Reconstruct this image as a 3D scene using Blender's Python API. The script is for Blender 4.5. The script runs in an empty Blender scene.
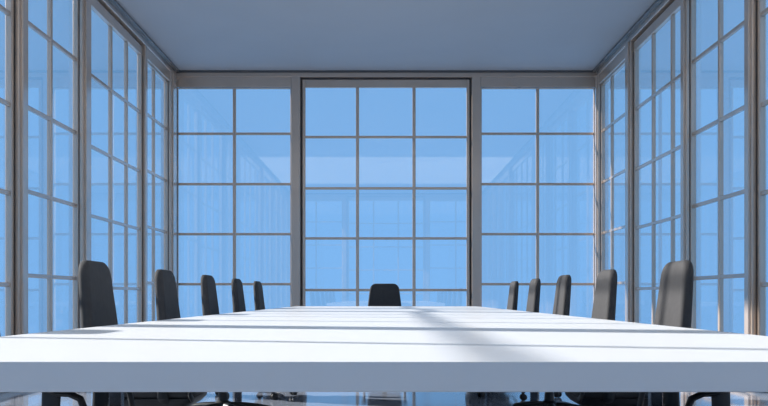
import bpy, bmesh, math, random
from mathutils import Vector, Matrix

C = bpy.context.scene.collection
SC = bpy.context.scene

# ------------------------------------------------------------------ camera, world, sun, exposure
EYE = 0.86
F = 950.0                                   # focal length in pixels at 768 wide
cd = bpy.data.cameras.new('camera')
cam = bpy.data.objects.new('camera', cd); C.objects.link(cam)
cam.location = (0, 0, EYE); cam.rotation_euler = (math.radians(90), 0, 0)
cd.sensor_width = 36; cd.lens = 36 * F / 768
cd.shift_x = -2 / 768; cd.shift_y = 94 / 768
cd.clip_start = 0.05; cd.clip_end = 500
SC.camera = cam

w = bpy.data.worlds.new('sky'); SC.world = w; w.use_nodes = True
nt = w.node_tree; nt.nodes.clear()
out = nt.nodes.new('ShaderNodeOutputWorld'); bg = nt.nodes.new('ShaderNodeBackground')
tc = nt.nodes.new('ShaderNodeTexCoord'); sx = nt.nodes.new('ShaderNodeSeparateXYZ')
mr = nt.nodes.new('ShaderNodeMapRange'); mr.interpolation_type = 'SMOOTHSTEP'
mr.inputs['From Min'].default_value = 0.36; mr.inputs['From Max'].default_value = 0.72
mxs = nt.nodes.new('ShaderNodeMix'); mxs.data_type = 'RGBA'
[i for i in mxs.inputs if i.name == 'A' and i.type == 'RGBA'][0].default_value = (0.222, 0.50, 0.93, 1)          # clear blue round the horizon
[i for i in mxs.inputs if i.name == 'B' and i.type == 'RGBA'][0].default_value = (0.75, 0.85, 1.0, 1)              # paler sky overhead, out of view, added to brighten the roof light
nt.links.new(tc.outputs['Generated'], sx.inputs[0]); nt.links.new(sx.outputs['Z'], mr.inputs['Value'])
nt.links.new(mr.outputs[0], mxs.inputs[0]); nt.links.new([i for i in mxs.outputs if i.type == 'RGBA'][0], bg.inputs[0])
bg.inputs[1].default_value = 1.0
nt.links.new(bg.outputs[0], out.inputs[0])

sl = bpy.data.lights.new('sun', 'SUN'); sun = bpy.data.objects.new('sun', sl); C.objects.link(sun)
SUN_DIR = Vector((1, -0.326, -0.508))
sun.rotation_euler = SUN_DIR.to_track_quat('-Z', 'Y').to_euler()
sun.location = (-12, 14, 9)
sl.energy = 11.8; sl.angle = math.radians(1.1); sl.color = (1.0, 0.98, 0.955)

SC.view_settings.view_transform = 'Standard'
SC.view_settings.look = 'None'
SC.view_settings.exposure = 0.0
SC.view_settings.gamma = 1.0
SC.view_settings.use_curve_mapping = False

# ------------------------------------------------------------------ materials
def principled(name, col, rough=0.5, metal=0.0, spec=0.5, noise=0.0, nscale=8.0, bump=0.0, bscale=200.0, rnoise=0.0, coat=0.0):
    m = bpy.data.materials.new(name); m.use_nodes = True
    n = m.node_tree; b = n.nodes['Principled BSDF']
    b.inputs['Base Color'].default_value = (*col, 1)
    b.inputs['Roughness'].default_value = rough
    b.inputs['Metallic'].default_value = metal
    b.inputs['Specular IOR Level'].default_value = spec
    if coat:
        b.inputs['Coat Weight'].default_value = coat; b.inputs['Coat Roughness'].default_value = 0.12; b.inputs['Coat IOR'].default_value = 1.65
    t = n.nodes.new('ShaderNodeTexCoord')
    if noise or rnoise:
        nz = n.nodes.new('ShaderNodeTexNoise'); nz.inputs['Scale'].default_value = nscale
        nz.inputs['Detail'].default_value = 4
        n.links.new(t.outputs['Object'], nz.inputs['Vector'])
        if noise:
            r = n.nodes.new('ShaderNodeValToRGB')
            r.color_ramp.elements[0].position = 0.3; r.color_ramp.elements[1].position = 0.7
            r.color_ramp.elements[0].color = (*[c * (1 - noise) for c in col], 1)
            r.color_ramp.elements[1].color = (*[min(1, c * (1 + noise)) for c in col], 1)
            n.links.new(nz.outputs['Fac'], r.inputs[0]); n.links.new(r.outputs[0], b.inputs['Base Color'])
        if rnoise:
            mr = n.nodes.new('ShaderNodeMapRange')
            mr.inputs['To Min'].default_value = rough * (1 - rnoise); mr.inputs['To Max'].default_value = rough * (1 + rnoise)
            n.links.new(nz.outputs['Fac'], mr.inputs['Value']); n.links.new(mr.outputs[0], b.inputs['Roughness'])
    if bump:
        nb = n.nodes.new('ShaderNodeTexNoise'); nb.inputs['Scale'].default_value = bscale
        n.links.new(t.outputs['Object'], nb.inputs['Vector'])
        bp = n.nodes.new('ShaderNodeBump'); bp.inputs['Strength'].default_value = bump; bp.inputs['Distance'].default_value = 0.002
        n.links.new(nb.outputs['Fac'], bp.inputs['Height']); n.links.new(bp.outputs[0], b.inputs['Normal'])
    return m

def glass_mat(name, r0, tint=(1, 1, 1)):
    m = bpy.data.materials.new(name); m.use_nodes = True
    n = m.node_tree; n.nodes.clear()
    o = n.nodes.new('ShaderNodeOutputMaterial'); mx = n.nodes.new('ShaderNodeMixShader')
    tr = n.nodes.new('ShaderNodeBsdfTransparent'); gl = n.nodes.new('ShaderNodeBsdfGlossy')
    tr.inputs['Color'].default_value = (*tint, 1)
    gl.inputs['Roughness'].default_value = 0.0
    lw = n.nodes.new('ShaderNodeLayerWeight'); lw.inputs['Blend'].default_value = 0.5
    pw = n.nodes.new('ShaderNodeMath'); pw.operation = 'POWER'; pw.inputs[1].default_value = 5
    ma = n.nodes.new('ShaderNodeMath'); ma.operation = 'MULTIPLY_ADD'
    ma.inputs[1].default_value = 0.9 - r0; ma.inputs[2].default_value = r0
    n.links.new(lw.outputs['Facing'], pw.inputs[0]); n.links.new(pw.outputs[0], ma.inputs[0])
    n.links.new(ma.outputs[0], mx.inputs[0]); n.links.new(tr.outputs[0], mx.inputs[1]); n.links.new(gl.outputs[0], mx.inputs[2])
    n.links.new(mx.outputs[0], o.inputs[0])
    return m

def opal_mat(name):
    m = bpy.data.materials.new(name); m.use_nodes = True
    n = m.node_tree; n.nodes.clear()
    o = n.nodes.new('ShaderNodeOutputMaterial'); mx = n.nodes.new('ShaderNodeMixShader')
    t = n.nodes.new('ShaderNodeBsdfTranslucent'); d = n.nodes.new('ShaderNodeBsdfDiffuse')
    t.inputs['Color'].default_value = (0.66, 0.64, 0.61, 1); d.inputs['Color'].default_value = (0.9, 0.9, 0.9, 1)
    mx.inputs[0].default_value = 0.15
    n.links.new(t.outputs[0], mx.inputs[1]); n.links.new(d.outputs[0], mx.inputs[2]); n.links.new(mx.outputs[0], o.inputs[0])
    return m

M = dict(
    trim=principled('dark_trim_metal', (0.13, 0.125, 0.125), 0.22, 0.4, 0.6, rnoise=0.1),
    nearwall=principled('dark_wall_paint', (0.10, 0.105, 0.11), 0.6, 0, 0.3, 0.04, 2.0),
    alu=principled('anodised_aluminium', (0.60, 0.475, 0.38), 0.24, 0.45, 0.5, 0.03, 3.0, rnoise=0.15, coat=0.4),
    gasket=principled('black_gasket', (0.10, 0.088, 0.08), 0.45),
    glass=glass_mat('window_glass', 0.11),
    opal=opal_mat('opal_glazing'),
    ceil=principled('ceiling_paint', (0.46, 0.46, 0.47), 0.6, 0, 0.3, 0.015, 1.5),
    floor=principled('polished_floor', (0.27, 0.30, 0.36), 0.07, 0, 0.6, 0.05, 0.8, rnoise=0.3),
    table=principled('white_lacquer', (0.68, 0.68, 0.68), 0.38, 0, 0.4, 0.008, 1.2),
    leather=principled('black_leather', (0.062, 0.060, 0.060), 0.75, 0, 0.1, 0.08, 25, 0.25, 260),
    plastic=principled('black_plastic', (0.010, 0.010, 0.011), 0.45, 0, 0.5, rnoise=0.1),
    chrome=principled('polished_steel', (0.62, 0.62, 0.64), 0.14, 1.0, 0.5, rnoise=0.2),
    rubber=principled('caster_rubber', (0.012, 0.012, 0.013), 0.5),
    steel=principled('dark_table_steel', (0.10, 0.10, 0.11), 0.25, 0.8, rnoise=0.1),
)

# ------------------------------------------------------------------ mesh helpers
def add_box(bm, lo, hi, bevel=0.0, seg=1):
    lo = Vector(lo); hi = Vector(hi)
    for i in range(3):
        if lo[i] > hi[i]: lo[i], hi[i] = hi[i], lo[i]
    vs = [bm.verts.new((x, y, z)) for x in (lo.x, hi.x) for y in (lo.y, hi.y) for z in (lo.z, hi.z)]
    idx = [(0, 1, 3, 2), (4, 6, 7, 5), (0, 4, 5, 1), (2, 3, 7, 6), (0, 2, 6, 4), (1, 5, 7, 3)]
    fs = [bm.faces.new([vs[i] for i in f]) for f in idx]
    if bevel > 0:
        es = list({e for f in fs for e in f.edges})
        bmesh.ops.bevel(bm, geom=es, offset=bevel, segments=seg, affect='EDGES', profile=0.5)

def add_loft(bm, rings, cap=True, closed=True):
    rv = [[bm.verts.new(p) for p in r] for r in rings]
    n = len(rv[0])
    for a, b in zip(rv[:-1], rv[1:]):
        for i in range(n if closed else n - 1):
            bm.faces.new((a[i], a[(i + 1) % n], b[(i + 1) % n], b[i]))
    if cap:
        bm.faces.new(rv[0][::-1]); bm.faces.new(rv[-1])

def add_tube(bm, pts, rx, ry=None, n=12):
    """tube swept along pts; rx / ry radii (callable of t or number)"""
    ry = rx if ry is None else ry
    pts = [Vector(p) for p in pts]
    rings = []; ref = None
    for i, p in enumerate(pts):
        t = (pts[min(i + 1, len(pts) - 1)] - pts[max(i - 1, 0)]).normalized()
        if ref is None:
            up = Vector((1, 0, 0)) if abs(t.x) < 0.9 else Vector((0, 1, 0))
            ref = (up - t * up.dot(t)).normalized()
        else:
            ref = (ref - t * ref.dot(t)).normalized()
        b = t.cross(ref)
        s = i / (len(pts) - 1)
        a1 = rx(s) if callable(rx) else rx; a2 = ry(s) if callable(ry) else ry
        rings.append([p + ref * (a1 * math.cos(q)) + b * (a2 * math.sin(q)) for q in [2 * math.pi * k / n for k in range(n)]])
    add_loft(bm, rings)

def add_lathe(bm, prof, n=20, mat=None):
    mat = mat or Matrix.Identity(4)
    add_loft(bm, [[mat @ Vector((r * math.cos(2 * math.pi * k / n), r * math.sin(2 * math.pi * k / n), z)) for k in range(n)] for r, z in prof])

def obj(name, bm, mat, parent=None, smooth=False, angle=40):
    bmesh.ops.recalc_face_normals(bm, faces=bm.faces)
    me = bpy.data.meshes.new(name); bm.to_mesh(me); bm.free()
    me.materials.append(M[mat])
    if smooth:
        for p in me.polygons: p.use_smooth = True
        try: me.set_sharp_from_angle(angle=math.radians(angle))
        except Exception: pass
    o = bpy.data.objects.new(name, me); C.objects.link(o)
    if parent is not None: o.parent = parent
    return o

def thing(name, loc=(0, 0, 0), rotz=0):
    o = bpy.data.objects.new(name, None); C.objects.link(o)
    o.location = loc; o.rotation_euler = (0, 0, rotz); o.empty_display_size = 0.1
    return o

def tag(o, label, cat, group=None):
    o['label'] = label; o['category'] = cat
    if group: o['group'] = group
    return o

def struct(name, bm, mat, label=None, cat=None):
    o = obj(name, bm, mat); o['kind'] = 'structure'
    if label: o['label'] = label
    if cat: o['category'] = cat
    return o

# ------------------------------------------------------------------ the room
XW = 3.42          # inner plane of the side walls
D = 15.5           # inner plane of the far wall
R = -2.6           # inner plane of the wall behind the camera
CH = 4.55          # ceiling height
WT = 0.12          # wall depth
SKY0, SKY1 = 0.0, 6.1   # opal roof light over the near end of the room

bm = bmesh.new(); add_box(bm, (-XW - WT, R - WT, -0.2), (XW + WT, D + WT, 0))
struct('floor', bm, 'floor', 'polished pale grey floor under the table', 'floor')
bm = bmesh.new()
add_box(bm, (-XW - WT, SKY1, CH), (XW + WT, D + WT, CH + 0.25))
add_box(bm, (-XW - WT, R - WT, CH), (XW + WT, SKY0, CH + 0.25))
struct('ceiling', bm, 'ceil', 'smooth plain white ceiling in bluish shade', 'ceiling')
bm = bmesh.new(); add_box(bm, (-XW - WT, SKY0, CH + 0.02), (XW + WT, SKY1, CH + 0.06))
struct('window_12', bm, 'opal', 'white opal roof light over the near half of the room, seen mirrored in the far glass', 'roof light')

HEAD = 4.29        # underside of the header over flush windows
HEADW = 4.45       # underside of the header over the wide recessed windows
SIDE_BARS = [3.536, 2.71, 1.89, 1.07, 0.25]
WIDE_BARS = [3.48, 2.64, 1.82, 0.974, 0.15]

def wall_map(side):
    return {'left': lambda u, d, h: (-(XW + d), u, h),
            'right': lambda u, d, h: (XW + d, u, h),
            'back': lambda u, d, h: (u, D + d, h),
            'front': lambda u, d, h: (u, R - d, h)}[side]

win_count = 0
def wbox(bm, P, u0, u1, d0, d1, h0, h1, bevel=0.0, seg=1):
    add_box(bm, P(u0, d0, h0), P(u1, d1, h1), bevel, seg)

def make_wall(side, posts, wides, ncount, glass_labels, mun={}):
    """posts: (u0,u1) spans; windows fill the gaps; wides: set of gap indices with the wide recessed window"""
    global win_count
    P = wall_map(side)
    u_lo, u_hi = posts[0][0], posts[-1][1]
    bm = bmesh.new()
    wbox(bm, P, u_lo, u_hi, 0.0, WT, HEADW, CH, 0.006)                       # header
    wbox(bm, P, u_lo, u_hi, 0.0, WT, 0.0, 0.06, 0.004)                       # floor rail
    for i in range(len(posts) - 1):
        if i not in wides:
            wbox(bm, P, posts[i][1], posts[i + 1][0], 0.012, WT, HEAD, HEADW + 0.002, 0.004)
    wl = struct('wall_' + side, bm, 'alu', {'left': 'bronze-grey metal window wall along the left side', 'right': 'bronze-grey metal window wall along the right side',
                'back': 'bronze-grey metal window wall at the far end', 'front': 'bronze-grey metal window wall at the near end'}[side], 'window wall')
    for (u0, u1) in posts:
        bm = bmesh.new()
        wbox(bm, P, u0, u1, 0.0, WT, 0.05, HEADW + 0.01, 0.012, 2)
        c, hw = (u0 + u1) / 2, (u1 - u0) / 2
        if hw > 0.08: wbox(bm, P, c - hw * 0.62, c + hw * 0.62, -0.022, 0.01, 0.06, HEADW, 0.006, 2)    # raised nose
        o = obj('post', bm, 'alu', wl)
        bm = bmesh.new()
        for uu, sg in ((u0, -1), (u1, 1)):
            if u_lo < uu < u_hi: wbox(bm, P, uu, uu + sg * 0.004, 0.036, 0.046, 0.06, HEAD)
        if len(bm.verts): obj('gasket', bm, 'gasket', o)
        else: bm.free()
    for i in range(len(posts) - 1):
        win_count += 1
        a, b = posts[i][1], posts[i + 1][0]
        wide = i in wides
        npan = ncount[i]
        bm = bmesh.new()
        if wide:
            g = 0.032; fd = 0.04; a0, b0 = a + g, b - g; top = HEADW - g; rail = 0.05; trail = 0.13; bars = WIDE_BARS
        else:
            g = 0.004; fd = 0.05; a0, b0 = a + g, b - g; top = HEAD - 0.006; rail = 0.014; trail = 0.014; bars = SIDE_BARS if i != 3 else WIDE_BARS
        bot = 0.065
        wbox(bm, P, a0, a0 + rail, fd, fd + 0.06, bot, top, 0.006)
        wbox(bm, P, b0 - rail, b0, fd, fd + 0.06, bot, top, 0.006)
        wbox(bm, P, a0 + rail, b0 - rail, fd, fd + 0.06, top - trail, top, 0.006)
        wbox(bm, P, a0 + rail, b0 - rail, fd, fd + 0.06, bot, bot + 0.05, 0.006)
        wn = struct('window_%d' % win_count, bm, 'alu', glass_labels[i], 'window')
        ga, gb, gt, gbm = a0 + rail, b0 - rail, top - trail, bot + 0.05
        # glazing bars: one grid
        bm = bmesh.new()
        pw = (gb - ga) / npan
        for c in (mun.get(i) or [ga + pw * k for k in range(1, npan)]):
            wbox(bm, P, c - 0.027, c + 0.027, fd + 0.008, fd + 0.055, gbm, gt, 0.008, 2)
        for h in bars:
            if h - 0.03 > gbm:
                wbox(bm, P, ga, gb, fd + 0.012, fd + 0.051, h - 0.021, h + 0.021, 0.008, 2)
        obj('glazing_bars', bm, 'alu', wn)
        bm = bmesh.new(); wbox(bm, P, ga - 0.01, gb + 0.01, fd + 0.028, fd + 0.034, gbm - 0.01, gt + 0.01)
        obj('glass_pane', bm, 'glass', wn)
        if wide:                                                             # dark recess round the wide sash
            bm = bmesh.new()
            wbox(bm, P, a, a0 + 0.01, fd + 0.05, fd + 0.07, 0.06, HEADW); wbox(bm, P, b0 - 0.01, b, fd + 0.05, fd + 0.07, 0.06, HEADW)
            wbox(bm, P, a0 + 0.01, b0 - 0.01, fd + 0.05, fd + 0.07, top - 0.01, HEADW)
            obj('gasket', bm, 'gasket', wn)
    return wl

near_posts = [(R, R + 0.3), (-0.9, -0.65), (0.55, 0.8), (2.25, 2.5), (4.62, 4.86)]
left_posts = near_posts + [(8.86, 9.07), (10.72, 11.02), (13.52, 13.64), (15.12, D)]
right_posts = near_posts + [(8.88, 9.05), (10.83, 11.00), (13.30, 13.56), (15.34, D)]
# gaps: 0-2 behind and beside the camera, 3 2.5-4.62, 4 4.86-8.66 wide, 5 two columns, 6 wide three columns, 7 far corner
side_wides = {4, 6}
side_n = [2, 2, 2, 2, 4, 2, 3, 2]
side_mun_left = {3: [3.6], 4: [5.75, 6.74, 7.66], 6: [12.03, 12.76], 7: [14.3]}
side_mun_right = {3: [3.6], 4: [5.75, 6.74, 7.66], 6: [11.56, 12.39], 7: [14.7]}
def side_labels(s):
    return ['two-column window of the %s wall behind the camera' % s, 'two-column window of the %s wall beside the camera' % s,
            'wide window of the %s wall beside the near end of the table' % s, 'two-column window of the %s wall outside the picture edge' % s,
            'wide window just cut off by the %s picture edge' % s, 'two-column window nearest the camera on the %s wall' % s,
            'wide three-column window in the middle of the %s wall' % s, 'narrow two-column window of the %s wall next to the far corner' % s]
make_wall('left', left_posts, side_wides, side_n, side_labels('left'), side_mun_left)
make_wall('right', right_posts, side_wides, side_n, side_labels('right'), side_mun_right)
end_posts = [(-XW - WT, -XW), (-1.55, -1.40), (1.40, 1.55), (XW, XW + WT)]
# the roof light keeps number 12, so the far wall starts after it
win_count = 20
make_wall('back', end_posts, {1}, [2, 3, 2], ['two-column window at the left of the far wall', 'wide three-column window in the middle of the far wall behind the head chair',
          'two-column window at the right of the far wall'], {1: [-0.467, 0.459]})
make_wall('front', end_posts, {1}, [2, 3, 2], ['two-column window at the left of the near wall', 'wide three-column window in the middle of the near wall', 'two-column window at the right of the near wall'])

# ceiling trims
for nm, lo, hi in (('trim_left', (-XW, R + 0.07, CH - 0.045), (-XW + 0.07, D - 0.035, CH)), ('trim_right', (XW - 0.07, R + 0.07, CH - 0.045), (XW, D - 0.035, CH)),
                   ('trim_back', (-XW, D - 0.035, CH - 0.035), (XW, D, CH)), ('trim_front', (-XW, R, CH - 0.045), (XW, R + 0.07, CH))):
    bm = bmesh.new(); add_box(bm, lo, hi, 0.006); struct(nm, bm, 'trim')

# ------------------------------------------------------------------ conference table
TW = 1.17; TT = 0.74; TH = 0.057; Y0, Y1 = 1.767, 12.4
tb = tag(thing('conference_table', (0, 0, 0)), 'very long white conference table with a thick square-edged top', 'table')
bm = bmesh.new(); add_box(bm, (-TW, Y0, TT - TH), (TW, Y1, TT), 0.0025, 2); obj('tabletop', bm, 'table', tb)
bm = bmesh.new()
for x in (-0.99, 0.99): add_box(bm, (x - 0.02, Y0 + 0.3, TT - TH - 0.05), (x + 0.02, Y1 - 0.3, TT - TH), 0.004)
obj('frame_rail', bm, 'steel', tb)
for yy in (2.15, 3.95, 7.2, 10.4, 12.1):
    for x in (-1.12, 1.12):
        bm = bmesh.new(); add_box(bm, (x - 0.025, yy - 0.025, 0.012), (x + 0.025, yy + 0.025, TT - TH), 0.003)
        add_lathe(bm, [(0.03, 0), (0.03, 0.008), (0.012, 0.012)], 16, Matrix.Translation((x, yy, 0)))
        obj('leg', bm, 'steel', tb)

# ------------------------------------------------------------------ chairs (front is +Y, base centre at origin)
def rrect(w, t, r, n=5):
    """rounded rectangle ring in (x,y): half sizes w, t"""
    r = min(r, w * 0.98, t * 0.98); pts = []
    for cx, cy, a0 in ((w - r, t - r, 0), (-w + r, t - r, 90), (-w + r, -t + r, 180), (w - r, -t + r, 270)):
        for k in range(n + 1):
            a = math.radians(a0 + 90 * k / n); pts.append((cx + r * math.cos(a), cy + r * math.sin(a)))
    return pts

def make_chair():
    t = thing('office_chair')
    # backrest
    bm = bmesh.new(); rings = []
    top, bot, rc = 1.05, 0.50, 0.075
    hs = [bot + 0.0, bot + 0.012, bot + 0.03] + [bot + 0.05 + k * (top - rc - bot - 0.05) / 10 for k in range(11)]
    hs += [top - rc + rc * math.sin(math.radians(a)) for a in (15, 30, 45, 58, 70, 80, 87)]
    for h in hs:
        s = (h - bot) / (top - bot)
        wd = 0.246 - 0.050 * max(0, (h - 0.62) / 0.43) ** 1.25 - 0.02 * max(0, (0.62 - h) / 0.12)
        th = 0.036 - 0.006 * s
        if h > top - rc:
            q = (h - (top - rc)) / rc; sh = rc * (1 - math.sqrt(max(0, 1 - q * q)))
            wd -= sh; th = th * (0.35 + 0.65 * math.sqrt(max(0, 1 - q ** 3)))
        if h < bot + 0.03:
            q = 1 - (h - bot) / 0.03; wd -= 0.03 * q * q; th *= 1 - 0.5 * q * q
        lean = -0.382 - 0.034 * s
        rings.append([(x, y + lean + 0.030 * (abs(x) / 0.237) ** 2.2 * (1 - 0.4 * s), h) for x, y in rrect(wd, th, 0.028)])
    add_loft(bm, rings)
    obj('backrest', bm, 'leather', t, True, 60)
    # seat
    bm = bmesh.new(); rings = []
    for i, (z, ins) in enumerate(((0.335, 0.06), (0.341, 0.02), (0.358, 0.004), (0.38, 0.0), (0.402, 0.004), (0.419, 0.02), (0.425, 0.06))):
        rings.append([(x, y - 0.08, z - 0.012 * max(0, (y - 0.12) / 0.14) + 0.01 * (x / 0.25) ** 2) for x, y in rrect(0.245 - ins, 0.25 - ins, 0.07, 6)])
    add_loft(bm, rings); obj('seat', bm, 'leather', t, True, 60)
    # spine joining seat and back
    bm = bmesh.new()
    pts = [(0, -0.12, 0.322), (0, -0.28, 0.322), (0, -0.38, 0.34), (0, -0.43, 0.40), (0, -0.447, 0.49), (0, -0.440, 0.62)]
    add_tube(bm, pts, 0.035, 0.012, 12); obj('back_spine', bm, 'plastic', t, True)
    # armrests: a broad rear post and a slim front post under a pad
    for s in (-1, 1):
        bm = bmesh.new(); x = s * 0.275
        rear = [(s * 0.16, 0.02, 0.33), (s * 0.235, 0.02, 0.333), (x - s * 0.005, 0.02, 0.355), (x, 0.022, 0.41), (x, 0.026, 0.47), (x, 0.03, 0.568)]
        add_tube(bm, rear, lambda q: 0.026 + 0.006 * q, 0.012, 12)
        front = [(s * 0.235, 0.16, 0.345), (x - s * 0.005, 0.158, 0.365), (x, 0.152, 0.42), (x, 0.142, 0.48), (x, 0.125, 0.522), (x, 0.09, 0.538), (x, 0.05, 0.540), (x, 0.02, 0.552)]
        add_tube(bm, front, 0.018, 0.011, 12)
        a = obj('armrest', bm, 'plastic', t, True)
        bm = bmesh.new(); rings = []
        for z, ins in ((0.557, 0.012), (0.564, 0.0), (0.581, 0.0), (0.591, 0.012)):
            rings.append([(x + px, py + 0.03, z - 0.004 * (py / 0.14) ** 2) for px, py in rrect(0.04 - ins, 0.14 - ins, 0.035, 5)])
        add_loft(bm, rings); obj('arm_pad', bm, 'plastic', a, True)
    # moulded pan under the cushion
    bm = bmesh.new(); rings = []
    for z, ins in ((0.268, 0.16), (0.275, 0.09), (0.30, 0.035), (0.325, 0.012), (0.345, 0.008)):
        rings.append([(x, y - 0.08, z) for x, y in rrect(0.245 - ins, 0.25 - ins, 0.07, 6)])
    add_loft(bm, rings); obj('seat_pan', bm, 'plastic', t, True, 60)
    # tilt mechanism, gas lift
    bm = bmesh.new(); add_box(bm, (-0.09, -0.17, 0.238), (0.09, 0.06, 0.276), 0.012, 2); obj('tilt_mechanism', bm, 'plastic', t)
    bm = bmesh.new(); add_lathe(bm, [(0.060, 0.085), (0.055, 0.125), (0.036, 0.14), (0.033, 0.19), (0.026, 0.195), (0.026, 0.24)], 20); obj('gas_lift', bm, 'plastic', t, True)
    # five star base
    for k in range(5):
        a = math.radians(90 + 72 * k + 18)
        c, s = math.cos(a), math.sin(a)
        bm = bmesh.new()
        pts = [(c * r, s * r, z) for r, z in ((0.0, 0.105), (0.06, 0.108), (0.15, 0.104), (0.25, 0.092), (0.335, 0.076), (0.35, 0.072))]
        add_tube(bm, pts, lambda q: 0.030 - 0.013 * q, lambda q: 0.022 - 0.010 * q, 12)
        add_lathe(bm, [(0.012, 0.055), (0.012, 0.075)], 12, Matrix.Translation((c * 0.335, s * 0.335, 0)))
        lg = obj('base_leg', bm, 'plastic', t, True)
        bm = bmesh.new()
        ax = Matrix.Translation((c * 0.345, s * 0.345, 0.029)) @ Matrix.Rotation(a + 0.6 + k, 4, 'Z') @ Matrix.Rotation(math.pi / 2, 4, 'X')
        for o in (-0.016, 0.016):
            add_lathe(bm, [(0.022, o - 0.010), (0.028, o - 0.007), (0.029, o), (0.028, o + 0.007), (0.022, o + 0.010)], 18, ax)
        add_lathe(bm, [(0.008, -0.02), (0.008, 0.02)], 10, ax)
        hood = Matrix.Translation((c * 0.338, s * 0.338, 0.0))
        add_lathe(bm, [(0.010, 0.030), (0.010, 0.066)], 12, hood)
        obj('caster', bm, 'rubber', lg, True)
    return t

def dup(root):
    r = root.copy(); C.objects.link(r)
    for ch in list(root.children):
        c = ch.copy(); C.objects.link(c); c.parent = r
        for g in list(ch.children):
            d = g.copy(); C.objects.link(d); d.parent = c
    return r

S = 1.60
CX = 1.14
spots = []
ordn = ['nearest', 'second nearest', 'third nearest', 'fourth nearest', 'farthest']
for sd, sgn in (('left', -1), ('right', 1)):
    spots.append((sgn * CX, 3.43, -sgn, 'black office chair at near %s under the table edge, only its arm showing' % sd, sd))
    for k in range(5):
        look = ('black shaded office' if sgn < 0 else 'sunlit grey-black office')
        spots.append((sgn * CX, (3 + k) * S + 0.232, -sgn, '%s chair, %s of five along the table\'s %s edge' % (look, ordn[k], sd), sd))
first = make_chair()
for i, (x, y, f, lab, sd) in enumerate(spots):
    o = first if i == 0 else dup(first)
    o.location = (x, y, 0); o.rotation_euler = (0, 0, -math.pi / 2 if f > 0 else math.pi / 2)
    tag(o, lab, 'chair', 'office chairs along the %s side of the table' % sd)
o = dup(first); o.location = (-0.02, 13.0, 0); o.rotation_euler = (0, 0, math.pi)
tag(o, 'black office chair alone at the far head of the table, facing the camera', 'chair')
if 'group' in o.keys(): del o['group']
